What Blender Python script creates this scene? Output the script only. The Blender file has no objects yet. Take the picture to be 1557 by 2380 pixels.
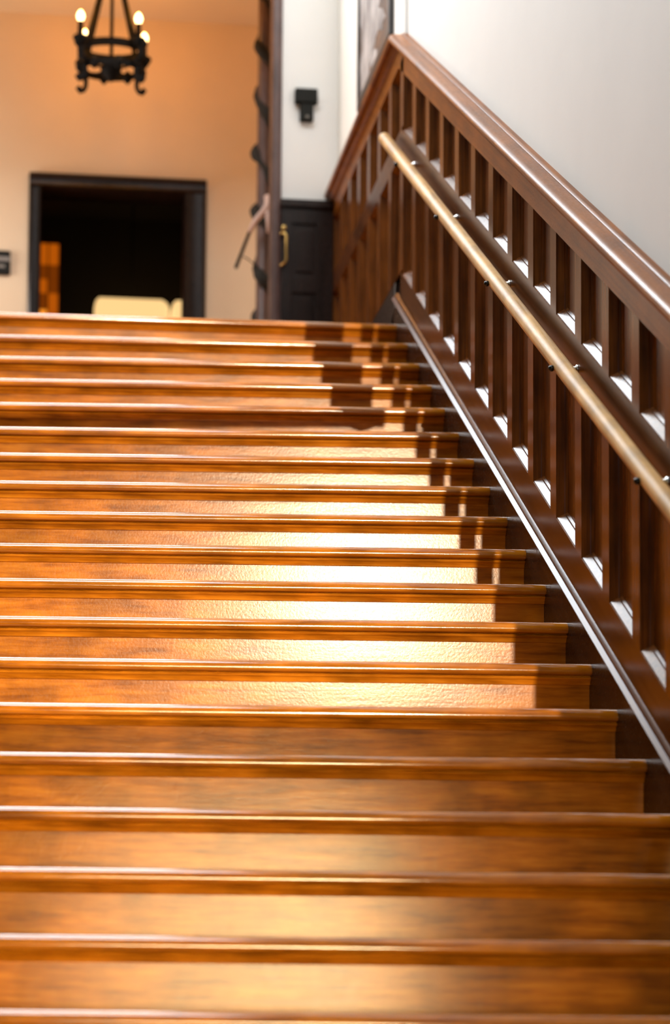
import bpy, bmesh, math, random
from mathutils import Vector, Matrix

random.seed(7)
scene = bpy.context.scene
COL = scene.collection

# ------------------------------------------------------------------ camera, exposure, world, sun, daylight
# world: X right, Y up the stairs, Z up; the camera stands at the origin (eye level)
YAW, PITCH, ROLL = 0.0932, 0.0692, 0.0112
F_PX, SX, SY = 4846.3, -303.8, 730.8          # focal length and principal point offset on the 1557 x 2380 frame
cam_d = bpy.data.cameras.new('camera')
cam = bpy.data.objects.new('camera', cam_d)
COL.objects.link(cam)
scene.camera = cam
cam_d.sensor_fit = 'VERTICAL'
cam_d.sensor_height = 36.0
cam_d.sensor_width = 36.0 * 1557 / 2380
cam_d.lens = F_PX / 2380 * 36.0
cam_d.shift_x = -SX / 2380
cam_d.shift_y = SY / 2380
cam_d.clip_start = 0.05
cam_d.clip_end = 100
fwd = Vector((math.sin(YAW) * math.cos(PITCH), math.cos(YAW) * math.cos(PITCH), math.sin(PITCH)))
rgt = Vector((math.cos(YAW), -math.sin(YAW), 0))
dwn = fwd.cross(rgt)
r2 = rgt * math.cos(ROLL) - dwn * math.sin(ROLL)
d2 = dwn * math.cos(ROLL) + rgt * math.sin(ROLL)
mw = Matrix.Identity(4)
for i in range(3):
    mw[i][0], mw[i][1], mw[i][2] = r2[i], -d2[i], -fwd[i]
cam.matrix_world = mw
cam_d.dof.use_dof = True
cam_d.dof.focus_distance = 7.75
cam_d.dof.aperture_fstop = 1.55

scene.view_settings.view_transform = 'Standard'
scene.view_settings.look = 'None'
scene.view_settings.exposure = 0.0
scene.view_settings.gamma = 1.0
scene.view_settings.use_curve_mapping = False

world = bpy.data.worlds.new('world')
scene.world = world
world.use_nodes = True
world.node_tree.nodes['Background'].inputs[0].default_value = (0.62, 0.78, 1.0, 1)
world.node_tree.nodes['Background'].inputs[1].default_value = 1.0

SUN_T = 0.19                                   # tangent of the sun's height; it stands straight behind the camera
sun_d = bpy.data.lights.new('sun', 'SUN')
sun_d.energy = 4.4
sun_d.angle = math.radians(0.12)
sun_d.color = (1.0, 0.80, 0.52)
sun = bpy.data.objects.new('sun', sun_d)
COL.objects.link(sun)
sun.location = (0, -6, 8)
sun.rotation_euler = Vector((0, 1, -SUN_T)).to_track_quat('-Z', 'Y').to_euler()


def area(name, loc, direction, sx, sy, power, color):
    d = bpy.data.lights.new(name, 'AREA')
    d.shape = 'RECTANGLE'
    d.size, d.size_y = sx, sy
    d.energy = power
    d.color = color
    o = bpy.data.objects.new(name, d)
    COL.objects.link(o)
    o.location = loc
    o.rotation_euler = Vector(direction).to_track_quat('-Z', 'Y').to_euler()
    return o


CEIL, HALL = 6.52, 11.0                       # ceilings of the far hall and of the tall stair hall
# unseen daylight lamps: rooflight brightens right wall, clerestory gives glints, entrance lights lower steps
area('rooflight_fill', (-0.45, 5.8, HALL + 0.10), (0, 0, -1), 2.66, 4.56, 560, (0.86, 0.93, 1.0))  # unseen fill, moved over the lower flight to brighten the right wall
area('clerestory_daylight', (-0.425, 12.66, 8.77), (0, -1, 0), 2.80, 4.10, 680, (0.86, 0.93, 1.0))
ent = area('entrance_fill', (0.10, -2.93, 0.30), (0, 1, 0), 2.1, 1.8, 23, (1.0, 0.76, 0.38))  # invented source with a narrow spread, lights the lower left steps
ent.data.spread = math.radians(20)
area('far_hall_fill', (-1.93, 13.32, 4.45), (1, 0, 0), 0.8, 1.3, 60, (1.0, 0.90, 0.80))  # added fill for the far wall, no such window is known

# ------------------------------------------------------------------ helpers
MATS = {}


def nodes_of(name):
    m = bpy.data.materials.new(name)
    m.use_nodes = True
    nt = m.node_tree
    b = nt.nodes['Principled BSDF']
    MATS[name] = m
    return m, nt, b


def ramp(nt, stops):
    r = nt.nodes.new('ShaderNodeValToRGB')
    while len(r.color_ramp.elements) < len(stops):
        r.color_ramp.elements.new(0.5)
    for e, (p, c) in zip(r.color_ramp.elements, stops):
        e.position = p
        e.color = (*c, 1)
    return r


def noise(nt, vec, scale, detail=4, rough=0.55):
    n = nt.nodes.new('ShaderNodeTexNoise')
    n.inputs['Scale'].default_value = scale
    n.inputs['Detail'].default_value = detail
    n.inputs['Roughness'].default_value = rough
    nt.links.new(vec, n.inputs['Vector'])
    return n


def mixc(nt, a, b, fac, mode='MIX'):
    m = nt.nodes.new('ShaderNodeMix')
    m.data_type = 'RGBA'
    m.blend_type = mode
    for sock, v in ((m.inputs['Factor'], fac), (m.inputs[6], a), (m.inputs[7], b)):
        if isinstance(v, bpy.types.NodeSocket):
            nt.links.new(v, sock)
        else:
            sock.default_value = v if isinstance(v, float) else (*v, 1)
    return m.outputs[2]


def wood(name, dark, mid, light, stretch, rough=0.3, rot=(0, 0, 0), blotch=0.35, wear=None, bump=0.02, coat=0.0, coat_rough=0.1, spec=0.5, rvar=0.1):
    """stained timber: fine grain stretched along one axis, large blotches, a slightly uneven varnish"""
    m, nt, b = nodes_of(name)
    tc = nt.nodes.new('ShaderNodeTexCoord')
    oi = nt.nodes.new('ShaderNodeObjectInfo')
    add = nt.nodes.new('ShaderNodeVectorMath')
    add.operation = 'MULTIPLY_ADD'
    cmb = nt.nodes.new('ShaderNodeCombineXYZ')
    for k in range(3):
        nt.links.new(oi.outputs['Random'], cmb.inputs[k])
    nt.links.new(cmb.outputs[0], add.inputs[0])
    add.inputs[1].default_value = (17.3, 23.1, 31.7)
    nt.links.new(tc.outputs['Object'], add.inputs[2])
    mp = nt.nodes.new('ShaderNodeMapping')
    mp.inputs['Rotation'].default_value = rot
    mp2 = nt.nodes.new('ShaderNodeMapping')
    mp2.inputs['Scale'].default_value = stretch
    nt.links.new(add.outputs[0], mp.inputs['Vector'])
    nt.links.new(mp.outputs[0], mp2.inputs['Vector'])
    g = noise(nt, mp2.outputs[0], 1.0, 6, 0.65)
    r = ramp(nt, [(0.30, dark), (0.5, mid), (0.72, light)])
    nt.links.new(g.outputs['Fac'], r.inputs['Fac'])
    big = noise(nt, mp.outputs[0], 5.0, 3, 0.5)
    rb = ramp(nt, [(0.35, (1 - blotch,) * 3), (0.65, (1 + blotch * 0.4,) * 3)])
    nt.links.new(big.outputs['Fac'], rb.inputs['Fac'])
    c = mixc(nt, r.outputs['Color'], rb.outputs['Color'], 1.0, 'MULTIPLY')
    if wear:
        wn = noise(nt, mp.outputs[0], 9.0, 8, 0.7)
        wr = ramp(nt, [(0.50, (0, 0, 0)), (0.68, (1, 1, 1))])
        nt.links.new(wn.outputs['Fac'], wr.inputs['Fac'])
        c = mixc(nt, c, wear, wr.outputs['Color'])
    nt.links.new(c, b.inputs['Base Color'])
    fine = noise(nt, mp.outputs[0], 110.0, 4, 0.6)
    mr = nt.nodes.new('ShaderNodeMapRange')
    mr.inputs['From Min'].default_value = 0.3
    mr.inputs['From Max'].default_value = 0.7
    mr.inputs['To Min'].default_value = rough - rvar * 0.5
    mr.inputs['To Max'].default_value = rough + rvar * 0.5
    nt.links.new(fine.outputs['Fac'], mr.inputs['Value'])
    nt.links.new(mr.outputs[0], b.inputs['Roughness'])
    bp = nt.nodes.new('ShaderNodeBump')
    bp.inputs['Strength'].default_value = 0.5
    bp.inputs['Distance'].default_value = bump * 0.1
    mixh = nt.nodes.new('ShaderNodeMath')
    mixh.operation = 'ADD'
    nt.links.new(fine.outputs['Fac'], mixh.inputs[0])
    nt.links.new(g.outputs['Fac'], mixh.inputs[1])
    nt.links.new(mixh.outputs[0], bp.inputs['Height'])
    nt.links.new(bp.outputs[0], b.inputs['Normal'])
    b.inputs['Specular IOR Level'].default_value = spec
    b.inputs['Coat Weight'].default_value = coat
    b.inputs['Coat Roughness'].default_value = coat_rough
    return m


def plain(name, color, rough=0.6, metallic=0.0, var=0.06, scale=6.0, spec=0.5, bump=0.0):
    m, nt, b = nodes_of(name)
    tc = nt.nodes.new('ShaderNodeTexCoord')
    n = noise(nt, tc.outputs['Object'], scale, 4, 0.6)
    r = ramp(nt, [(0.3, tuple(c * (1 - var) for c in color)), (0.7, tuple(min(1, c * (1 + var)) for c in color))])
    nt.links.new(n.outputs['Fac'], r.inputs['Fac'])
    nt.links.new(r.outputs['Color'], b.inputs['Base Color'])
    b.inputs['Roughness'].default_value = rough
    b.inputs['Metallic'].default_value = metallic
    b.inputs['Specular IOR Level'].default_value = spec
    if bump:
        n2 = noise(nt, tc.outputs['Object'], 90.0, 4, 0.6)
        bp = nt.nodes.new('ShaderNodeBump')
        bp.inputs['Strength'].default_value = 0.4
        bp.inputs['Distance'].default_value = bump
        nt.links.new(n2.outputs['Fac'], bp.inputs['Height'])
        nt.links.new(bp.outputs[0], b.inputs['Normal'])
    return m


def glow(name, color, strength, base=(0.8, 0.6, 0.3)):
    m, nt, b = nodes_of(name)
    b.inputs['Base Color'].default_value = (*base, 1)
    b.inputs['Emission Color'].default_value = (*color, 1)
    b.inputs['Emission Strength'].default_value = strength
    return m


# timbers
ST = math.atan2(0.1914, 0.30)
wood('stair_wood', (0.20, 0.053, 0.002), (0.37, 0.114, 0.005), (0.49, 0.176, 0.012), (1.6, 45, 45), rough=0.165, blotch=0.36, bump=0.0035, spec=0.10, rvar=0.05)
wood('tread_wood', (0.20, 0.053, 0.002), (0.37, 0.114, 0.005), (0.49, 0.176, 0.012), (1.6, 45, 45), rough=0.11, blotch=0.30, bump=0.002, spec=0.6, rvar=0.04)
wood('panel_wood', (0.060, 0.016, 0.002), (0.125, 0.036, 0.004), (0.19, 0.058, 0.008), (55, 55, 2.2), rough=0.22, blotch=0.3, bump=0.0008, spec=0.18, rvar=0.04)
wood('rail_wood', (0.042, 0.012, 0.003), (0.080, 0.023, 0.0045), (0.12, 0.037, 0.007), (45, 1.6, 45), rough=0.23, rot=(-ST, 0, 0), blotch=0.25, bump=0.001, spec=0.17, rvar=0.04)
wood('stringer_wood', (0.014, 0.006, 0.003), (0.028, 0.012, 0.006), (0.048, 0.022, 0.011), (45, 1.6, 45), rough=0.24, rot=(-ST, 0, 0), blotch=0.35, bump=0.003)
wood('cap_wood', (0.13, 0.036, 0.004), (0.23, 0.068, 0.007), (0.31, 0.100, 0.012), (45, 1.6, 45), rough=0.33, rot=(-ST, 0, 0), blotch=0.25, bump=0.004, spec=0.14)
wood('handrail_wood', (0.42, 0.21, 0.06), (0.62, 0.35, 0.12), (0.76, 0.48, 0.20), (60, 2.0, 60), rough=0.46, rot=(-ST, 0, 0), blotch=0.3, bump=0.006, spec=0.25)
wood('dark_wood', (0.006, 0.003, 0.002), (0.013, 0.006, 0.004), (0.022, 0.011, 0.008), (40, 40, 2.0), rough=0.30, blotch=0.2, bump=0.003, spec=0.35)
wood('mauve_wood', (0.07, 0.036, 0.030), (0.12, 0.068, 0.060), (0.17, 0.105, 0.095), (40, 40, 2.0), rough=0.35, blotch=0.3, bump=0.004)
plain('hall_low_bounce', (0.16, 0.15, 0.11), 0.7, var=0.06, scale=2.0, spec=0.3)  # dark tone chosen to cut light bounced off unseen walls
plain('plaster_white', (0.86, 0.85, 0.83), 0.75, var=0.025, scale=1.2, spec=0.3, bump=0.0006)
plain('plaster_cream', (0.74, 0.58, 0.41), 0.75, var=0.05, scale=1.0, spec=0.3, bump=0.0006)
plain('plaster_ceiling', (0.66, 0.50, 0.32), 0.8, var=0.04, scale=1.0, spec=0.2)
plain('black_iron', (0.004, 0.003, 0.0025), 0.75, var=0.3, scale=30, spec=0.2)
plain('black_plastic', (0.008, 0.008, 0.006), 0.7, var=0.2, scale=20, spec=0.25)
plain('grey_print', (0.22, 0.20, 0.18), 0.6)
plain('brass', (0.55, 0.36, 0.12), 0.35, metallic=1.0, var=0.1)
plain('chrome', (0.75, 0.77, 0.78), 0.12, metallic=1.0, var=0.02)
plain('dark_bolt', (0.03, 0.03, 0.03), 0.2, metallic=0.9)
plain('garland', (0.010, 0.008, 0.005), 0.8, var=0.4, scale=40)
plain('pale_plaster', (0.62, 0.45, 0.40), 0.6, var=0.1, scale=15)
plain('canvas_brown', (0.10, 0.042, 0.012), 0.6, var=0.6, scale=7)
wood('paint_pale', (0.06, 0.05, 0.045), (0.44, 0.40, 0.39), (0.62, 0.58, 0.57), (20, 16, 2.2), rough=0.6, blotch=0.4, bump=0.0, spec=0.2)
plain('frame_dark', (0.030, 0.026, 0.026), 0.4, var=0.2)
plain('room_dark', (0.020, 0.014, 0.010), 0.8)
plain('tile_floor', (0.25, 0.16, 0.09), 0.4, var=0.2)
plain('white_paint', (0.75, 0.73, 0.70), 0.5)
plain('lantern_opaque', (0.20, 0.12, 0.05), 0.3)
glow('bulb_glass', (1.0, 0.66, 0.28), 9.0)
glow('lamp_shade_lit', (1.0, 0.64, 0.26), 1.08, (0.1, 0.08, 0.05))
glow('amber_glass_dark', (1.0, 0.18, 0.004), 0.16, (0.02, 0.006, 0.001))
glow('amber_glass', (1.0, 0.19, 0.004), 0.45, (0.02, 0.006, 0.001))
glow('amber_glass_bright', (1.0, 0.30, 0.02), 1.1, (0.02, 0.006, 0.001))


def world_of(o):
    m = Matrix.LocRotScale(o.location, o.rotation_euler, o.scale)
    return m if o.parent is None else world_of(o.parent) @ o.matrix_parent_inverse @ m


def link(o, parent):
    """every part keeps its vertices in world coordinates"""
    COL.objects.link(o)
    if parent is not None:
        o.parent = parent
        o.matrix_parent_inverse = world_of(parent).inverted()


def mesh_obj(name, verts, faces, mat, parent=None, smooth=False, bevel=0.0):
    me = bpy.data.meshes.new(name)
    bm = bmesh.new()
    vs = [bm.verts.new(v) for v in verts]
    bm.verts.ensure_lookup_table()
    for f in faces:
        try:
            bm.faces.new([vs[i] for i in f])
        except ValueError:
            pass
    bmesh.ops.recalc_face_normals(bm, faces=bm.faces)
    if bevel:
        es = [e for e in bm.edges if len(e.link_faces) == 2 and e.calc_face_angle(0) > 0.6]
        bmesh.ops.bevel(bm, geom=es, offset=bevel, segments=2, affect='EDGES', profile=0.5)
    if smooth is True:
        for f in bm.faces:
            f.smooth = True
    bm.to_mesh(me)
    bm.free()
    me.materials.append(MATS[mat])
    if smooth == 'auto':
        me.shade_smooth()
        me.set_sharp_from_angle(angle=0.7)
    o = bpy.data.objects.new(name, me)
    link(o, parent)
    return o


def box(name, lo, hi, mat, parent=None, bevel=0.0):
    x0, y0, z0 = lo
    x1, y1, z1 = hi
    v = [(x0, y0, z0), (x1, y0, z0), (x1, y1, z0), (x0, y1, z0), (x0, y0, z1), (x1, y0, z1), (x1, y1, z1), (x0, y1, z1)]
    f = [(0, 3, 2, 1), (4, 5, 6, 7), (0, 1, 5, 4), (1, 2, 6, 5), (2, 3, 7, 6), (3, 0, 4, 7)]
    return mesh_obj(name, v, f, mat, parent, bevel=bevel)


def slab(name, poly, x0, x1, mat, parent=None, bevel=0.0):
    """a (y, z) polygon given thickness along X"""
    n = len(poly)
    v = [(x0, y, z) for y, z in poly] + [(x1, y, z) for y, z in poly]
    f = [tuple(range(n)), tuple(range(2 * n - 1, n - 1, -1))] + [(i, (i + 1) % n, n + (i + 1) % n, n + i) for i in range(n)]
    return mesh_obj(name, v, f, mat, parent, bevel=bevel)


def sweep(name, profile, stations, mat, parent=None, smooth='auto'):
    """a closed profile carried through stations; station(p) -> xyz"""
    n = len(profile)
    v, f = [], []
    for st in stations:
        v += [st(p) for p in profile]
    for k in range(len(stations) - 1):
        for i in range(n):
            f.append((k * n + i, k * n + (i + 1) % n, (k + 1) * n + (i + 1) % n, (k + 1) * n + i))
    f.append(tuple(range(n)))
    f.append(tuple(range((len(stations) - 1) * n, len(stations) * n)))
    return mesh_obj(name, v, f, mat, parent, smooth)


def tube_geo(path, radii, seg=10, cap=True):
    v, f = [], []
    path = [Vector(p) for p in path]
    up = None
    for i, p in enumerate(path):
        t = (path[min(i + 1, len(path) - 1)] - path[max(i - 1, 0)]).normalized()
        if up is None:
            up = Vector((0, 0, 1)) if abs(t.z) < 0.9 else Vector((1, 0, 0))
        a = t.cross(up).normalized()
        up = a.cross(t).normalized()
        rr = radii[i] if isinstance(radii, (list, tuple)) else radii
        for s in range(seg):
            an = 2 * math.pi * s / seg
            v.append(p + (a * math.cos(an) + up * math.sin(an)) * rr)
    for i in range(len(path) - 1):
        for s in range(seg):
            f.append((i * seg + s, i * seg + (s + 1) % seg, (i + 1) * seg + (s + 1) % seg, (i + 1) * seg + s))
    if cap:
        f.append(tuple(range(seg)))
        f.append(tuple(range((len(path) - 1) * seg, len(path) * seg)))
    return v, f


def tube(name, path, radii, mat, parent=None, seg=10):
    v, f = tube_geo(path, radii, seg)
    return mesh_obj(name, v, f, mat, parent, smooth=True)


def lathe(name, prof, center, mat, parent=None, seg=20, axis='Z'):
    v, f = [], []
    cx, cy, cz = center
    for r, h in prof:
        for s in range(seg):
            a = 2 * math.pi * s / seg
            if axis == 'Z':
                v.append((cx + r * math.cos(a), cy + r * math.sin(a), cz + h))
            else:
                v.append((cx + h, cy + r * math.cos(a), cz + r * math.sin(a)))
    for i in range(len(prof) - 1):
        for s in range(seg):
            f.append((i * seg + s, i * seg + (s + 1) % seg, (i + 1) * seg + (s + 1) % seg, (i + 1) * seg + s))
    f.append(tuple(range(seg)))
    f.append(tuple(range((len(prof) - 1) * seg, len(prof) * seg)))
    return mesh_obj(name, v, f, mat, parent, smooth=True)


def empty(name, loc, parent=None):
    o = bpy.data.objects.new(name, None)
    o.location = loc
    o.empty_display_size = 0.1
    COL.objects.link(o)
    if parent is not None:
        o.parent = parent
    return o


def tag(o, label=None, cat=None, group=None, kind=None):
    for k, v in (('label', label), ('category', cat), ('group', group), ('kind', kind)):
        if v:
            o[k] = v
    return o


# ------------------------------------------------------------------ dimensions
Y0, Z0 = 10.4089, 3.345            # front edge and height of the landing
T, R = 0.30, 0.1914                # tread and rise
SL = R / T
W = 1.942                          # face of the panelling on the right
XL = -1.95                         # left wall
NS = 26
FLOOR = Z0 - NS * R
YB = 12.62                         # white wall at the back of the landing
YF = 13.9                          # far wall with the doorway
XREV = 1.615                       # opening between landing and far hall
REAR = -3.0


def nz(y):                         # height of the line through the nosings
    return Z0 - (Y0 - y) * SL


# ------------------------------------------------------------------ setting
def struct(o, label, kind='structure'):
    return tag(o, label, None, None, kind)


struct(box('floor', (XL - 0.2, REAR, FLOOR - 0.12), (W + 0.3, Y0 - 25 * T + 0.3, FLOOR), 'tile_floor'), 'brown floor of the lower hall')
struct(box('floor_landing', (XL - 0.2, Y0 + 0.40, Z0 - 0.20), (W + 0.3, 17.4, Z0 - 0.0005), 'stair_wood'), 'wooden floor of the upper landing')
# ceiling with a rooflight opening
cl = empty('ceiling', (0, 8, HALL))
struct(cl, 'plaster ceiling high over the stair hall')
SKY = (-1.80, 0.90, 3.5, 8.1)
for lo, hi in (((XL - 0.2, REAR - 0.3), (W + 0.3, SKY[2])), ((XL - 0.2, SKY[3]), (W + 0.3, YB + 0.12)),
               ((XL - 0.2, SKY[2]), (SKY[0], SKY[3])), ((SKY[1], SKY[2]), (W + 0.3, SKY[3]))):
    box('ceiling_panel', (lo[0], lo[1], HALL), (hi[0], hi[1], HALL + 0.2), 'plaster_ceiling', cl)
box('rooflight', (SKY[0], SKY[2], HALL + 0.14), (SKY[1], SKY[3], HALL + 0.2), 'plaster_white', cl)  # opaque cover over the lamp, added to keep the sun out
struct(box('ceiling_far', (XL - 0.2, YB + 0.12, CEIL), (W + 0.3, 17.4, CEIL + 0.2), 'plaster_ceiling'), 'cream ceiling of the far hall')
# right wall: plaster behind and above the panelling, a little prouder along the landing
wr = empty('wall_right', (W, 6, FLOOR))
struct(wr, 'white plastered wall above the stair panelling')
box('plaster', (W + 0.045, REAR - 0.3, FLOOR), (W + 0.30, Y0 - 0.02, HALL), 'plaster_white', wr)
box('plaster', (W + 0.045, Y0 - 0.02, FLOOR), (W + 0.30, YB + 0.3, Z0 + 1.5), 'plaster_white', wr)
box('plaster', (W + 0.028, Y0 - 0.02, Z0 + 1.5), (W + 0.30, YB + 0.3, HALL), 'plaster_white', wr)
struct(box('wall_left', (XL - 0.2, REAR - 0.3, FLOOR), (XL, 17.4, HALL), 'hall_low_bounce'), 'unseen left hall wall, kept dark to cut bounced light')
struct(box('wall_back', (XREV, YB, Z0 - 0.1), (W + 0.028, YB + 0.12, HALL), 'plaster_white'), 'narrow white wall at the back of the landing')
struct(box('wall_return', (XREV + 0.02, YB + 0.12, Z0 - 0.1), (XREV + 0.12, YF, CEIL), 'plaster_cream'), 'side of the opening into the far hall')
# far wall with a doorway
DX0, DX1, DZ = 0.14, 1.12, Z0 + 1.955
wf = empty('wall_far', (0.6, YF, Z0))
struct(wf, 'cream plastered far wall with a dark doorway')
box('plaster', (XL, YF, Z0 - 0.1), (DX0 - 0.04, YF + 0.2, CEIL), 'plaster_cream', wf)
box('plaster', (DX1 + 0.04, YF, Z0 - 0.1), (W + 0.3, YF + 0.2, CEIL), 'plaster_cream', wf)
box('plaster', (DX0 - 0.04, YF, DZ + 0.04), (DX1 + 0.04, YF + 0.2, CEIL), 'plaster_cream', wf)
# unseen rear wall: invented window shapes the sun patch, added entrance lights lower steps
rw = empty('wall_rear', (0, REAR, FLOOR))
struct(rw, 'unseen rear wall of the lower hall with invented sun window')
WX0, WX1, WZ0, WZ1 = -1.3, 1.755, 2.64, 6.25
GAP0, GAP1, GZ0 = 1.828, 1.841, 3.45  # slit shaped to throw the thin sunlit strip on the steps
EX0, EX1, EZ1 = -1.05, 1.25, 2.05
yr0, yr1 = REAR - 0.15, REAR
for lo, hi in (((XL, FLOOR), (EX0, HALL)), ((EX0, EZ1), (WX0 if WX0 > EX0 else EX1, WZ0)), ((EX1, FLOOR), (W + 0.3, WZ0)), ((EX0, EZ1), (EX1, WZ0)),
               ((EX0, WZ1), (W + 0.3, HALL)), ((WX1, WZ0), (GAP0, WZ1)), ((GAP1, WZ0), (W + 0.3, WZ1)), ((GAP0, WZ0), (GAP1, GZ0))):
    if hi[0] - lo[0] > 0.001 and hi[1] - lo[1] > 0.001:
        box('plaster', (lo[0], yr0, lo[1]), (hi[0], yr1, hi[1]), 'hall_low_bounce', rw)
w2 = empty('fill_window_2', (-1.94, 13.32, Z0 + 0.4))  # frame round the added fill lamp on the unseen wall
struct(w2, 'unseen window frame round a fill lamp, added for the far wall')
for lo, hi in (((12.86, Z0 + 0.38), (12.92, Z0 + 1.82)), ((13.72, Z0 + 0.38), (13.78, Z0 + 1.82)), ((12.92, Z0 + 0.38), (13.72, Z0 + 0.45)), ((12.92, Z0 + 1.76), (13.72, Z0 + 1.82))):
    box('fill_window_frame', (XL + 0.001, lo[0], lo[1]), (XL + 0.04, hi[0], hi[1]), 'dark_wood', w2)
w1 = empty('added_window_1', (0.3, REAR, WZ0))
struct(w1, 'unseen window behind the camera, invented to shape the sun patch')
box('shade_transom', (WX0 + 0.25, REAR - 0.13, 4.84), (1.675, REAR - 0.05, 4.89), 'dark_wood', w1)  # unseen bar, added to shade one upper step
d3 = empty('added_door_3', (-0.3, REAR, FLOOR))  # unseen doors, invented to hold the entrance lamp
struct(d3, 'unseen entrance doors behind the camera, invented to light the lower steps')
box('door_frame', (EX0, REAR - 0.02, FLOOR), (EX0 + 0.06, REAR + 0.02, EZ1), 'dark_wood', d3)
box('door_frame', (EX1 - 0.06, REAR - 0.02, FLOOR), (EX1, REAR + 0.02, EZ1), 'dark_wood', d3)
box('door_frame', (EX0 + 0.06, REAR - 0.02, EZ1 - 0.06), (EX1 - 0.06, REAR + 0.02, EZ1), 'dark_wood', d3)
box('sun_stop_panel', (EX0 + 0.06, REAR - 0.04, -0.62), (EX1 - 0.06, REAR - 0.03, EZ1 - 0.06), 'white_paint', d3)  # opaque panel behind the lamp, closes the opening to the sun
box('door_panel', (EX0 + 0.06, REAR - 0.02, FLOOR), (EX1 - 0.06, REAR + 0.02, -0.62), 'dark_wood', d3)

wh = empty('wall_shade_header', (0, YB, 6.16))  # unseen downstand added to shade the upper far wall, holds the clerestory
struct(wh, 'unseen white header wall with clerestory, added to shade the far wall')
for lo, hi in (((XL, 6.16), (XREV, 6.68)), ((XL, 6.68), (-1.85, HALL)), ((1.0, 6.68), (XREV, HALL)), ((-1.85, 10.86), (1.0, HALL))):
    box('plaster', (lo[0], YB, lo[1]), (hi[0], YB + 0.12, hi[1]), 'plaster_white', wh)
box('clerestory_pane', (-1.85, YB + 0.08, 6.68), (1.0, YB + 0.12, 10.86), 'plaster_white', wh)
# dark room beyond the doorway
dr = empty('wall_inner_room', (0.6, 15, Z0))
struct(dr, 'dark room seen through the doorway')
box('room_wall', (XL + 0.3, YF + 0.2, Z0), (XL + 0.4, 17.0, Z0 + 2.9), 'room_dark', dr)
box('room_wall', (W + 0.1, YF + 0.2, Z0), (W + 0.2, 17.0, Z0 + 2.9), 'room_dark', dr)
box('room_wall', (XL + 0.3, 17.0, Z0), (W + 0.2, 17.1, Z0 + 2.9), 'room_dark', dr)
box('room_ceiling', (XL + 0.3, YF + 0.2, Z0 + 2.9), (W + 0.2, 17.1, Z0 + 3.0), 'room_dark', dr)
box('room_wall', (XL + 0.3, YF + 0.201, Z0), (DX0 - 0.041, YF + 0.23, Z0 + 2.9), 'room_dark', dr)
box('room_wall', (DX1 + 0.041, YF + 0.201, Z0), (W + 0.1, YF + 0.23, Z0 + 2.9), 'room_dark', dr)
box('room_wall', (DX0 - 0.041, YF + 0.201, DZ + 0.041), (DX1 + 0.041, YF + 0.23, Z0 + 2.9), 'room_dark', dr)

# door casing
d1 = empty('door_1', (0.63, YF, Z0))
struct(d1, 'dark timber casing around the far doorway')
for x0, x1, lab in ((DX0 - 0.085, DX0, 'l'), (DX1, DX1 + 0.145, 'r')):
    s = 1 if lab == 'l' else -1
    a, b2 = (x0, x1) if s == 1 else (x1, x0)
    prof = [(a, YF - 0.001), (a, YF - 0.03), (a + s * 0.018, YF - 0.045), (a + s * 0.03, YF - 0.030), (b2 - s * 0.030, YF - 0.026), (b2 - s * 0.012, YF - 0.036), (b2, YF - 0.02), (b2, YF + 0.22), (b2 - s * 0.03, YF + 0.22), (b2 - s * 0.03, YF - 0.001)]
    sweep('jamb', prof, [lambda p: (p[0], p[1], Z0), lambda p: (p[0], p[1], DZ)], 'dark_wood', d1)
prof = [(YF - 0.001, DZ + 0.10), (YF - 0.03, DZ + 0.10), (YF - 0.045, DZ + 0.085), (YF - 0.03, DZ + 0.07), (YF - 0.026, DZ + 0.03), (YF - 0.036, DZ + 0.012), (YF - 0.02, DZ), (YF + 0.22, DZ), (YF + 0.22, DZ + 0.03), (YF - 0.001, DZ + 0.03)]
sweep('lintel', prof, [lambda p: (DX0 - 0.085, p[0], p[1]), lambda p: (DX1 + 0.145, p[0], p[1])], 'dark_wood', d1)

# ------------------------------------------------------------------ staircase
stairs = empty('staircase', (0, Y0 - NS * T, FLOOR))
tag(stairs, 'wide flight of glossy honey-brown wooden stairs up to the landing', 'staircase')
PHI = {0: 0.030, 1: 0.057, 2: 0.068, 3: 0.075}
ARC = [(0.060, 0.0)] + [(0.031 - 0.031 * math.sin(math.radians(a)), -0.029 + 0.029 * math.cos(math.radians(a))) for a in range(0, 91, 9)] + [(0.002, -0.0345), (0.006, -0.0385), (0.012, -0.0405)]
for n in range(NS):
    yn, zn = Y0 - n * T, Z0 - n * R
    ph = PHI.get(n, 0.085)
    ph_up = PHI.get(n - 1, 0.085)

    def pt(x, back, up, ph=ph, yn=yn, zn=zn):
        return (x, yn + (W - x) * ph + back, zn + up)

    x0, x1 = XL + 0.002, W - 0.0005
    depth = T + 0.075 + (0.14 if n == 0 else 0)
    prof = [(depth, 0.0)] + ARC + [(0.045, -0.0405), (depth, -0.0405)]
    sweep('tread', prof, [lambda p: pt(x0, *p), lambda p: pt(x1, *p)], 'tread_wood', stairs)
    # bead and cove under the nosing
    cv = [(0.050, -0.0405), (0.026, -0.0405), (0.025, -0.043), (0.019, -0.045), (0.0165, -0.049), (0.018, -0.053), (0.022, -0.055), (0.025, -0.058), (0.028, -0.063), (0.030, -0.068), (0.0305, -0.071), (0.0355, -0.072), (0.050, -0.072)]
    sweep('nosing_moulding', cv, [lambda p: pt(x0, *p), lambda p: pt(x1, *p)], 'stair_wood', stairs)
    # riser
    rs = [(0.037, -0.0405), (0.037, -R - 0.002), (0.062, -R - 0.002), (0.062, -0.0405)]
    sweep('riser', rs, [lambda p: pt(x0, *p), lambda p: pt(x1, *p)], 'stair_wood', stairs)


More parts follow.
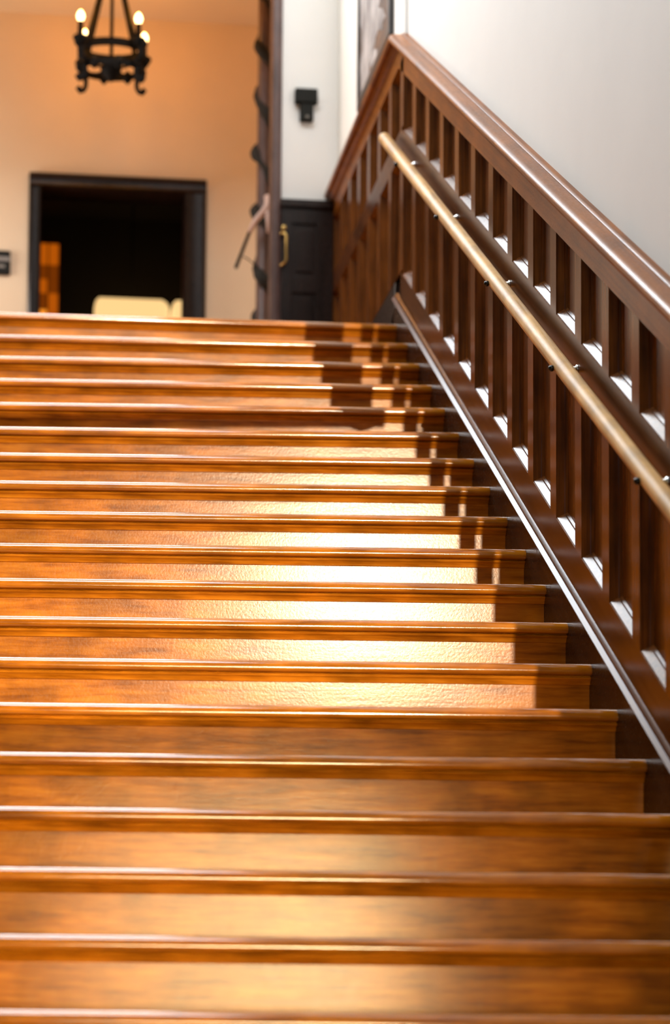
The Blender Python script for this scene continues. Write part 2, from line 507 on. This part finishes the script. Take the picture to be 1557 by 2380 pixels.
# ------------------------------------------------------------------ panelling along the right wall
wn = empty('wall_panelling', (W, 6, FLOOR))
tag(wn, 'dark brown timber panelling rising beside the stairs with moulded cap', 'panelling')
YLOW = 3.2                          # lower end, below the frame
YEND = YB


def off_line(z):
    """a line parallel to the stairs at height z above the nosings, then level along the landing"""
    return [(YLOW, nz(YLOW) + z), (Y0, Z0 + z), (YEND, Z0 + z)]


def band(name, za, zb, x0, x1, mat, za_l=None, zb_l=None, bevel=0.0):
    """a board between two such lines: one piece up the slope, one along the landing, cut at a mitre"""
    a, b = off_line(za), off_line(zb)
    za_l = za if za_l is None else za_l
    zb_l = zb if zb_l is None else zb_l
    ya, yb = Y0 - (za - za_l) / SL, Y0 - (zb - zb_l) / SL
    slab(name, [a[0], (ya, Z0 + za_l), (yb, Z0 + zb_l), b[0]], x0, x1, mat, wn, bevel)
    return ya, yb


def moulding(name, prof, mat, land=True, zl=None):
    """profile (x, z above the nosings) swept up the slope and along the landing"""
    sts = [lambda p: (p[0], YLOW, nz(YLOW) + p[1]), lambda p: (p[0], Y0, Z0 + p[1])]
    if land:
        sts.append(lambda p: (p[0], YEND, Z0 + p[1]))
    return sweep(name, prof, sts, mat, wn)


# stringer board against the steps
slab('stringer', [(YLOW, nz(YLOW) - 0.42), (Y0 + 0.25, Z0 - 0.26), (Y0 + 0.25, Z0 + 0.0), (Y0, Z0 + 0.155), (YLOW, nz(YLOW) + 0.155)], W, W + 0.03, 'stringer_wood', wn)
# moulding on top of the stringer
sweep('stringer_moulding', [(W + 0.004, 0.100), (W - 0.006, 0.104), (W - 0.026, 0.114), (W - 0.028, 0.121), (W - 0.014, 0.1335), (W - 0.0125, 0.130), (W - 0.0115, 0.130), (W - 0.0125, 0.136), (W - 0.011, 0.140), (W - 0.001, 0.151), (W + 0.004, 0.158)],
      [lambda p: (p[0], YLOW, nz(YLOW) + p[1]), lambda p: (p[0], Y0 + 0.02 - 0.2 * (p[1] - 0.1), nz(Y0 + 0.02 - 0.2 * (p[1] - 0.1)) + p[1])], 'rail_wood', wn)
XB = W + 0.042                       # back of the framing
band('base_rail', 0.155, 0.297, W, XB, 'rail_wood', 0.237 - 0.142, 0.237)
slab('skirting', [(Y0 + 0.1, Z0), (YEND, Z0), (YEND, Z0 + 0.237), (Y0 + 0.06, Z0 + 0.237)], W, XB, 'dark_wood', wn, 0.004)
MR0, MR1, ML0, ML1 = 0.938, 1.048, 0.866, 0.990
band('mid_rail', MR0, MR1, W, XB, 'rail_wood', ML0, ML1)
ya, yb = Y0 - (MR0 - ML0) / SL, Y0 - (MR1 - ML1) / SL
slab('mid_rail', [(ya, Z0 + ML0), (YEND, Z0 + ML0), (YEND, Z0 + ML1), (yb, Z0 + ML1)], W, XB, 'rail_wood', wn)
band('top_rail', 1.352, 1.49, W, XB, 'cap_wood')
slab('top_rail', [(Y0, Z0 + 1.352), (YEND, Z0 + 1.352), (YEND, Z0 + 1.49), (Y0, Z0 + 1.49)], W, XB, 'cap_wood', wn)
# moulded cap
moulding('bed_moulding', [(W + 0.01, 1.446), (W - 0.003, 1.446), (W - 0.004, 1.452), (W - 0.012, 1.458), (W - 0.024, 1.470), (W - 0.026, 1.480), (W + 0.01, 1.480)], 'cap_wood')
moulding('cap', [(W + 0.02, 1.480), (W - 0.040, 1.480), (W - 0.048, 1.485), (W - 0.053, 1.494), (W - 0.054, 1.506), (W - 0.050, 1.518), (W - 0.042, 1.526), (W - 0.030, 1.530), (W + 0.0135, 1.533), (W + 0.0145, 1.530), (W + 0.02, 1.530)], 'cap_wood')
moulding('cap_strip', [(W + 0.016, 1.47), (W + 0.016, 1.533), (W + 0.018, 1.537), (W + 0.0275, 1.541), (W + 0.0275, 1.47)], 'cap_wood')
sweep('cap_strip', [(W + 0.0275, 1.47), (W + 0.0275, 1.541), (W + 0.0448, 1.543), (W + 0.0448, 1.47)], [lambda p: (p[0], YLOW, nz(YLOW) + p[1]), lambda p: (p[0], Y0 - 0.021, nz(Y0 - 0.021) + p[1])], 'cap_wood', wn)

# stiles, panels and panel mouldings: the bay width is regular all the way up
YP, BAY, STILE = 10.265, 0.3321, 0.080
PROF = [(0.0, 0.0), (0.0012, 0.003), (0.004, 0.003), (0.019, 0.025), (0.020, 0.029), (0.0215, 0.029), (0.027, 0.036)]


def panel_geo(yf, yn, zb, zt):
    """rings of the moulding inside an opening; zb(y), zt(y) are the sloping edges"""
    rings = []
    for d, x in PROF:
        a, b = yf - d, yn + d
        rings.append([(W + x, a, zb(a) + d * 1.25), (W + x, b, zb(b) + d * 1.25), (W + x, b, zt(b) - d * 1.15), (W + x, a, zt(a) - d * 1.15)])
    v = [p for r in rings for p in r]
    f = []
    for k in range(len(rings) - 1):
        for i in range(4):
            f.append((k * 4 + i, k * 4 + (i + 1) % 4, (k + 1) * 4 + (i + 1) % 4, (k + 1) * 4 + i))
    return v, f, rings[-1]


def open_mesh(name, v, f, mat, parent):
    me = bpy.data.meshes.new(name)
    me.from_pydata(v, [], f)
    me.update()
    me.materials.append(MATS[mat])
    o = bpy.data.objects.new(name, me)
    link(o, parent)
    return o


def make_panel(yf, yn, zb, zt, mat='panel_wood'):
    v, f, last = panel_geo(yf, yn, zb, zt)
    field = [(x + 0.0, y, z) for x, y, z in last] + [(W + 0.041, y, z) for x, y, z in last]
    pn = mesh_obj('panel', field, [(0, 1, 2, 3), (4, 5, 6, 7), (0, 1, 5, 4), (1, 2, 6, 5), (2, 3, 7, 6), (3, 0, 4, 7)], mat, wn)
    mo = open_mesh('panel_moulding', v, f, mat, pn)
    # pn is itself a child of the panelling
    return pn, mo


def slope(off):
    return lambda y: nz(y) + off


def level(off):
    return lambda y: Z0 + off


proto = {}
ymin_k = int((YP - YLOW) / BAY) - 1
for k in range(-7, ymin_k + 1):
    yf = YP - k * BAY                       # far edge of the opening
    yn = yf - (BAY - STILE)                 # near edge
    landing = yn > Y0 - 0.1
    if landing:
        if yf > YEND - 0.02:
            continue
        rows = ((level(0.237), level(ML0)), (level(ML1), level(1.352)))
    else:
        rows = ((slope(0.297), slope(MR0)), (slope(MR1), slope(1.352)))
    for ri, (zb, zt) in enumerate(rows):
        key = (landing, ri)
        if k < 1 or key not in proto:
            pm = make_panel(yf, yn, zb, zt)
            if k >= 1 or landing:
                proto.setdefault(key, (k, pm))
        else:
            k0, (p0, m0) = proto[key]
            dy = -(k - k0) * BAY
            dz = 0.0 if landing else dy * SL
            p = p0.copy()
            COL.objects.link(p)
            p.parent = wn
            p.matrix_parent_inverse = p0.matrix_parent_inverse.copy()
            p.location = (0, dy, dz)
            m = m0.copy()
            COL.objects.link(m)
            m.parent = p
            m.matrix_parent_inverse = m0.matrix_parent_inverse.copy()
        # the stile on the near side of the opening
        a, b = yn, yn - STILE
        if not landing:
            if ri == 0:
                poly = [(b, zb(b)), (a, zb(a)), (a, zt(a)), (b, zt(b))]
            else:
                poly = [(b, zb(b)), (a, zb(a)), (a, zt(a)), (b, zt(b))]
        else:
            poly = [(b, zb(b)), (a, zb(a)), (a, zt(a)), (b, zt(b))]
        slab('stile', poly, W, W + 0.041, 'panel_wood', wn)

# ------------------------------------------------------------------ handrail
hr = empty('stair_handrail', (W - 0.055, 3.4, nz(3.4) + 0.9))
tag(hr, 'worn pale round wooden handrail fixed along the dark panelling', 'handrail')
HX, HO, HRAD = W - 0.056, 0.952, 0.030
ye = 10.50
path = [(HX, y, nz(y) + HO) for y in (3.3, 5.0, 7.0, 9.0, ye - 0.03)]
rad = [HRAD] * 5
dirv = Vector((0, T, R)).normalized()
for s_, rr in ((0.0, 1.0), (0.012, 0.95), (0.022, 0.8), (0.029, 0.5), (0.031, 0.15)):
    p = Vector((HX, ye, nz(ye) + HO)) + dirv * (s_ - 0.005)
    path.append(tuple(p))
    rad.append(HRAD * rr)
tube('rail', path, rad, 'handrail_wood', hr, seg=28)
for k in range(7):
    y = 9.963 - k * 0.990
    if y < 3.5:
        break
    z = nz(y) + 0.942
    bk = lathe('bracket', [(0.0065, -0.092), (0.0065, 0.0)], (W, y, z), 'dark_bolt', hr, 12, axis='X')
    lathe('bolt_head', [(0.002, -0.104), (0.007, -0.1015), (0.0105, -0.096), (0.0115, -0.090), (0.0095, -0.085), (0.006, -0.0835)], (W, y, z), 'dark_bolt', bk, 14, axis='X')
    lathe('collar', [(0.006, -0.024), (0.0095, -0.022), (0.0095, -0.008), (0.016, -0.005), (0.017, 0.001)], (W, y, z), 'chrome', bk, 14, axis='X')

# ------------------------------------------------------------------ low panelling and door at the back of the landing
d2_ = empty('door_2', (1.77, YB, Z0))
struct(d2_, 'dark panelled low door with brass pull at the back of the landing')
bx0, bx1 = XREV, W - 0.001
yb0 = YB - 0.045
box('leaf', (bx0, yb0 + 0.012, Z0), (bx1, YB - 0.001, Z0 + 1.36), 'dark_wood', d2_)
box('top_rail', (bx0, yb0, Z0 + 1.30), (bx1, yb0 + 0.012, Z0 + 1.40), 'dark_wood', d2_, 0.003)
box('door_cap', (bx0 - 0.005, yb0 - 0.02, Z0 + 1.40), (bx1, YB - 0.001, Z0 + 1.45), 'dark_wood', d2_, 0.006)
box('stile', (bx0, yb0, Z0), (bx0 + 0.068, yb0 + 0.012, Z0 + 1.30), 'dark_wood', d2_, 0.003)
box('stile', (bx1 - 0.105, yb0, Z0), (bx1, yb0 + 0.012, Z0 + 1.30), 'dark_wood', d2_, 0.003)
box('rail', (bx0 + 0.068, yb0, Z0 + 0.86), (bx1 - 0.105, yb0 + 0.012, Z0 + 0.965), 'dark_wood', d2_, 0.003)
for z0_, z1_ in ((0.985, 1.275), (0.30, 0.84)):
    box('panel', (bx0 + 0.092, yb0 + 0.003, Z0 + z0_ + 0.01), (bx1 - 0.128, yb0 + 0.0125, Z0 + z1_ - 0.01), 'dark_wood', d2_, 0.003)
hx = 1.643
hnd = tube('pull_handle', [(hx - 0.032, yb0, Z0 + 1.228), (hx - 0.026, yb0 - 0.022, Z0 + 1.229), (hx - 0.012, yb0 - 0.034, Z0 + 1.224), (hx, yb0 - 0.036, Z0 + 1.205), (hx, yb0 - 0.036, Z0 + 1.05), (hx - 0.012, yb0 - 0.034, Z0 + 1.032), (hx - 0.026, yb0 - 0.022, Z0 + 1.027), (hx - 0.032, yb0, Z0 + 1.028)], 0.008, 'brass', d2_, 10)
hnd['label'] = 'brass bow pull handle'
ep = lathe('escutcheon', [(0.017, 0), (0.016, -0.006), (0.01, -0.008)], (0, 0, 0), 'brass', None, 14, axis='X')
ep.parent = d2_
ep.matrix_parent_inverse = Matrix.Translation(d2_.location).inverted()
ep.rotation_euler = (0, 0, math.pi / 2)
ep.location = (hx - 0.012, yb0, Z0 + 1.268)
ep['label'] = 'small brass plate'

# timber post at the edge of the opening
trim = tag(sweep('trim_1', [(XREV - 0.062, YB - 0.02), (XREV - 0.050, YB - 0.03), (XREV - 0.012, YB - 0.03), (XREV, YB - 0.02), (XREV, YB + 0.1), (XREV - 0.062, YB + 0.1)],
                 [lambda p: (p[0], p[1], Z0), lambda p: (p[0], p[1], 6.6)], 'mauve_wood'), 'mauve-grey timber post at the edge of the opening', None, None, 'structure')

# column with a dark garland wound round it, just behind the post
cg = empty('garland_column', (1.565, 13.12, Z0))
tag(cg, 'slim brown wooden column wound with a dark garland beside the post', 'column')
CXc, CYc = 1.562, 13.12
lathe('shaft', [(0.052, 0.0), (0.052, 0.12), (0.040, 0.14), (0.040, CEIL - Z0 - 0.13), (0.052, CEIL - Z0 - 0.1), (0.052, CEIL - Z0)], (CXc, CYc, Z0), 'mauve_wood', cg, 18)
gp, gr = [], []
turns = 7.6
N = 150
for i in range(N + 1):
    u = i / N
    a = -2 * math.pi * turns * u + 1.2
    gp.append((CXc + 0.045 * math.cos(a), CYc + 0.045 * math.sin(a), Z0 + 0.2 + u * (CEIL - Z0 - 0.35)))
    gr.append(0.026 + 0.013 * math.sin(i * 0.55) + 0.006 * random.random())
gv, gf = tube_geo(gp, gr, 9)
mesh_obj('garland', gv, gf, 'garland', cg, smooth=True)

# pale bracket with a slanting black rod
br = empty('rod_bracket', (1.56, 12.98, Z0 + 1.4))
tag(br, 'pale curved bracket holding a slanting black rod on the garland column', 'bracket')
yb_ = 13.0
tube('arm', [(1.575, yb_ + 0.03, Z0 + 1.63), (1.575, yb_ - 0.06, Z0 + 1.60), (1.565, yb_ - 0.07, Z0 + 1.53), (1.535, yb_ - 0.06, Z0 + 1.49), (1.50, yb_ - 0.03, Z0 + 1.455), (1.462, yb_, Z0 + 1.385)], [0.018, 0.020, 0.021, 0.020, 0.019, 0.015], 'pale_plaster', br, 12)
tube('arm_tail', [(1.562, yb_ - 0.065, Z0 + 1.52), (1.578, yb_ - 0.06, Z0 + 1.45), (1.580, yb_ - 0.055, Z0 + 1.37)], [0.018, 0.017, 0.014], 'pale_plaster', br, 12)
rd = tube('rod', [(1.470, yb_, Z0 + 1.40), (1.462, yb_, Z0 + 1.382), (1.380, yb_ + 0.005, Z0 + 1.155), (1.377, yb_ + 0.005, Z0 + 1.147)], [0.010, 0.011, 0.012, 0.009], 'black_iron', br, 12)
tube('stay', [(1.424, yb_, Z0 + 1.225), (1.46, yb_ + 0.02, Z0 + 1.215), (1.50, yb_ + 0.05, Z0 + 1.195), (1.535, yb_ + 0.09, Z0 + 1.17)], 0.004, 'black_iron', rd, 8)

# ------------------------------------------------------------------ chandelier
ch = empty('chandelier', (0.565, 13.09, 5.9))
tag(ch, 'black iron ring chandelier with four glowing candle bulbs', 'chandelier')
CX, CY = 0.565, 13.09
ZT, ZL = 5.925, 5.800


def ring(name, r0, r1, z0, z1, seg=36):
    v, f = [], []
    for s in range(seg):
        a = 2 * math.pi * s / seg
        for r_, z_ in ((r0, z0), (r1, z0), (r1, z1), (r0, z1)):
            v.append((CX + r_ * math.cos(a), CY + 0.64 * r_ * math.sin(a), z_))
    for s in range(seg):
        t = (s + 1) % seg
        for i in range(4):
            j = (i + 1) % 4
            f.append((s * 4 + i, s * 4 + j, t * 4 + j, t * 4 + i))
    return mesh_obj(name, v, f, 'black_iron', ch)


ring('upper_ring', 0.195, 0.220, ZT - 0.026, ZT + 0.024)
ring('lower_ring', 0.190, 0.212, ZL - 0.024, ZL + 0.014)
lathe('boss', [(0.01, -0.085), (0.03, -0.07), (0.06, -0.03), (0.07, 0.0), (0.055, 0.03), (0.058, 0.06), (0.02, 0.085), (0.008, 0.10)], (CX, CY, ZL + 0.0), 'black_iron', ch, 16)
for k in range(4):
    a = math.pi / 4 + k * math.pi / 2
    c_, s_ = math.cos(a), math.sin(a)
    tube('spoke', [(CX + 0.04 * c_, CY + 0.04 * s_, ZL + 0.01), (CX + 0.11 * c_, CY + 0.075 * s_, ZL - 0.012), (CX + 0.19 * c_, CY + 0.125 * s_, ZL)], 0.009, 'black_iron', ch, 8)
for k in range(8):
    a = k * math.pi / 4 + 0.2
    c_, s_ = math.cos(a), math.sin(a)
    lathe('leaf_ornament', [(0.006, -0.05), (0.026, -0.030), (0.032, -0.005), (0.024, 0.020), (0.006, 0.040)], (CX + 0.203 * c_, CY + 0.130 * s_, ZL), 'black_iron', ch, 8)
arms = [(-0.205, -0.135), (0.165, -0.140), (-0.168, 0.135), (0.220, 0.140)]
for i, (dx, dy) in enumerate(arms):
    px, py = CX + dx, CY + dy
    l = math.hypot(dx, dy)
    ux, uy = dx / l, dy / l
    arm = tube('candle_arm', [(CX + ux * 0.19, CY + uy * 0.19, ZL), (CX + ux * 0.235, CY + uy * 0.235, ZL + 0.02), (CX + ux * 0.240, CY + uy * 0.240, ZT - 0.05), (CX + ux * 0.21, CY + uy * 0.21, ZT - 0.01), (px, py, ZT + 0.005)], [0.022, 0.020, 0.018, 0.022, 0.020], 'black_iron', ch, 10)
    lathe('drip_pan', [(0.014, -0.048), (0.036, -0.024), (0.050, 0.004), (0.046, 0.014), (0.016, 0.020)], (px, py, ZT + 0.005), 'black_iron', arm, 14)
    lathe('candle_sleeve', [(0.019, 0.0), (0.0175, 0.105), (0.012, 0.108)], (px, py, ZT + 0.012), 'black_iron', arm, 12)
    lathe('finial', [(0.002, 0.0), (0.018, 0.015), (0.024, 0.032), (0.014, 0.052), (0.004, 0.060)], (CX + ux * 0.265, CY + uy * 0.265, ZT - 0.055), 'black_iron', arm, 10)
    bl = lathe('bulb', [(0.008, 0.0), (0.019, 0.012), (0.0245, 0.030), (0.021, 0.050), (0.011, 0.066), (0.002, 0.074)], (px, py, ZT + 0.118), 'bulb_glass', ch, 14)
    bl['label'] = 'glowing flame-shaped bulb'
    lp = bpy.data.lights.new('bulb_light', 'POINT')
    lp.energy = 2.7
    lp.color = (1.0, 0.36, 0.010)
    lp.shadow_soft_size = 0.03
    lo_ = bpy.data.objects.new('bulb_light', lp)
    lo_.location = (px, py, ZT + 0.235)
    COL.objects.link(lo_)
for i, (dx, dy) in enumerate(arms):
    l = math.hypot(dx, dy)
    ux, uy = dx / l, dy / l
    # scroll foot
    px, py = CX + ux * 0.21, CY + uy * 0.16
    sg = 1 if dx > 0 else -1
    tube('scroll_foot', [(px, py, ZL), (px + sg * -0.006, py, ZL - 0.05), (px - sg * 0.004, py, ZL - 0.085), (px + sg * 0.010, py, ZL - 0.108), (px + sg * 0.030, py, ZL - 0.112), (px + sg * 0.040, py, ZL - 0.098), (px + sg * 0.030, py, ZL - 0.088)], [0.017, 0.016, 0.015, 0.017, 0.021, 0.022, 0.017], 'black_iron', ch, 8)
    # strap up to the hanging rod
    v, f = tube_geo([(CX + ux * 0.19, CY + uy * 0.19, ZT), (CX + ux * 0.16, CY + uy * 0.16, ZT + 0.12), (CX + ux * 0.08, CY + uy * 0.08, ZT + 0.40), (CX + ux * 0.02, CY + uy * 0.02, CEIL - 0.08)], [0.017, 0.016, 0.015, 0.014], 6)
    mesh_obj('strap', v, f, 'black_iron', ch)
tube('hanging_rod', [(CX, CY, ZL + 0.08), (CX, CY, CEIL - 0.05)], 0.012, 'black_iron', ch, 8)
lathe('ceiling_rose', [(0.07, 0.0), (0.065, -0.02), (0.03, -0.05), (0.01, -0.09)], (CX, CY, CEIL), 'black_iron', ch, 18)

# ------------------------------------------------------------------ fittings on the walls
al = empty('wall_alarm', (1.766, YB, Z0 + 2.0))
tag(al, 'black T-shaped alarm box on the narrow white wall', 'alarm')
box('sounder', (1.694, YB - 0.050, Z0 + 2.075), (1.838, YB, Z0 + 2.168), 'black_plastic', al, 0.008)
bb = box('call_box', (1.728, YB - 0.042, Z0 + 1.962), (1.812, YB, Z0 + 2.075), 'black_plastic', al, 0.008)
bt = lathe('button', [(0.010, -0.004), (0.010, 0.004)], (0, 0, 0), 'grey_print', bb, 14, axis='X')
bt.rotation_euler = (0, 0, math.pi / 2)
bt.location = (1.772, YB - 0.042, Z0 + 1.985)

pq = empty('wall_plaque', (-0.13, YF, Z0 + 1.42))
tag(pq, 'black wall sign with pale marks beside the far doorway', 'sign')
box('plate', (-0.19, YF - 0.025, Z0 + 1.335), (-0.062, YF, Z0 + 1.505), 'black_plastic', pq, 0.015)
box('pale_stripe', (-0.185, YF - 0.027, Z0 + 1.430), (-0.064, YF - 0.024, Z0 + 1.458), 'grey_print', pq)
box('pale_stripe', (-0.185, YF - 0.027, Z0 + 1.385), (-0.100, YF - 0.024, Z0 + 1.402), 'grey_print', pq)

# picture on the landing wall
xw = W + 0.028
pic = empty('framed_picture', (xw, 11.2, Z0 + 1.66))
tag(pic, 'large picture of a pale robed figure in a dark frame above the landing panelling', 'picture')
py0, py1, pz0, pz1 = 10.695, 11.73, Z0 + 1.665, Z0 + 2.95
box('canvas', (xw - 0.012, py0 + 0.02, pz0 + 0.02), (xw, py1 - 0.02, pz1 - 0.02), 'canvas_brown', pic)
fw = 0.055
box('frame_bar', (xw - 0.028, py0, pz0), (xw, py0 + fw, pz1), 'frame_dark', pic, 0.005)
box('frame_bar', (xw - 0.028, py1 - 0.03, pz0), (xw, py1, pz1), 'frame_dark', pic, 0.005)
box('frame_bar', (xw - 0.028, py0 + fw, pz0), (xw, py1 - 0.03, pz0 + fw), 'frame_dark', pic, 0.005)
box('frame_bar', (xw - 0.028, py0 + fw, pz1 - fw), (xw, py1 - 0.03, pz1), 'frame_dark', pic, 0.005)
FIG_A = [(11.737, 6.24), (11.053, 6.2), (11.053, 5.367), (11.083, 5.339), (10.958, 5.272), (10.88, 5.193), (10.956, 5.195), (10.97, 5.159), (11.095, 5.217), (11.173, 5.21), (11.22, 5.177), (11.3, 5.181), (11.364, 5.137), (11.41, 5.056), (11.493, 5.042), (11.647, 5.105), (11.697, 5.076), (11.75, 5.099), (11.738, 5.243), (11.638, 5.348), (11.66, 5.477), (11.732, 5.57)]
FIG_B = [(11.252, 5.178), (11.108, 5.113), (11.122, 5.073), (11.201, 5.08), (11.2, 5.045), (11.33, 5.105), (11.348, 5.159)]
for pl in (FIG_A, FIG_B):
    slab('painted_figure', pl, xw - 0.0145, xw - 0.011, 'paint_pale', pic)

# ------------------------------------------------------------------ lights and glass in the dark room
for lab, x0, x1, nm in (('long cream pendant lampshade glowing in the dark doorway', 0.605, 1.205, 'long'), ('small cream pendant lampshade glowing at the edge of the doorway', 1.225, 1.42, 'small')):
    lm = empty('pendant_lampshade', ((x0 + x1) / 2, 16.5, Z0 + 1.9))
    tag(lm, lab, 'lampshade')
    z1_ = Z0 + 2.035
    prof = [(16.36, Z0 + 1.85), (16.36, z1_ - 0.04), (16.375, z1_ - 0.012), (16.40, z1_), (16.60, z1_), (16.625, z1_ - 0.012), (16.64, z1_ - 0.04), (16.64, Z0 + 1.85)]
    ins = [0.05, 0.012, 0.004, 0.0]
    sts = []
    for x_, sh in ((x0, 0.5), (x0 + 0.01, 0.8), (x0 + 0.035, 1.0), (x1 - 0.06, 1.0), (x1 - 0.02, 0.82), (x1, 0.55)):
        sts.append(lambda p, x_=x_, sh=sh: (x_, 16.5 + (p[0] - 16.5) * sh, Z0 + 1.93 + (p[1] - Z0 - 1.93) * sh))
    s_ = sweep('shade', prof, sts, 'lamp_shade_lit', lm)
    tube('cord', [((x0 + x1) / 2, 16.5, z1_), ((x0 + x1) / 2, 16.5, Z0 + 2.9)], 0.006, 'black_iron', lm, 6)

ag = empty('amber_window', (0.25, 16.98, Z0 + 1.9))
tag(ag, 'amber stained-glass light glowing inside the left of the doorway', 'stained glass')
gx = [0.14, 0.235, 0.325]
gz = [Z0 + 1.75, Z0 + 1.98, Z0 + 2.10, Z0 + 2.24, Z0 + 2.36, Z0 + 2.48, Z0 + 2.66]
pat = {(0, 0): 'amber_glass', (1, 0): 'amber_glass_dark', (0, 1): 'amber_glass_bright', (1, 1): 'amber_glass', (0, 2): 'amber_glass_dark', (1, 2): 'amber_glass', (0, 3): 'amber_glass', (1, 3): 'amber_glass_dark', (0, 4): 'amber_glass_dark', (1, 4): 'amber_glass_dark', (0, 5): 'amber_glass', (1, 5): 'amber_glass'}
for i in range(2):
    for j in range(6):
        box('pane', (gx[i] + 0.003, 16.97, gz[j] + 0.003), (gx[i + 1] - 0.003, 16.985, gz[j + 1] - 0.003), pat[(i, j)], ag)
for x_ in gx:
    box('lead', (x_ - 0.005, 16.965, gz[0] - 0.01), (x_ + 0.005, 16.99, gz[-1] + 0.01), 'black_iron', ag)

# ------------------------------------------------------------------ unseen lantern behind the camera, invented to cast a shadow on the top steps
pl = empty('shadow_lantern', (1.57, -1.0, HALL))
tag(pl, 'unseen hanging lantern behind the camera, invented for its shadow', 'lantern')
lathe('bowl', [(0.01, 4.42), (0.06, 4.44), (0.10, 4.50), (0.118, 4.58), (0.10, 4.66), (0.10, 5.75), (0.07, 5.85), (0.012, 5.92), (0.012, HALL)], (1.568, -1.0, 0), 'lantern_opaque', pl, 24)
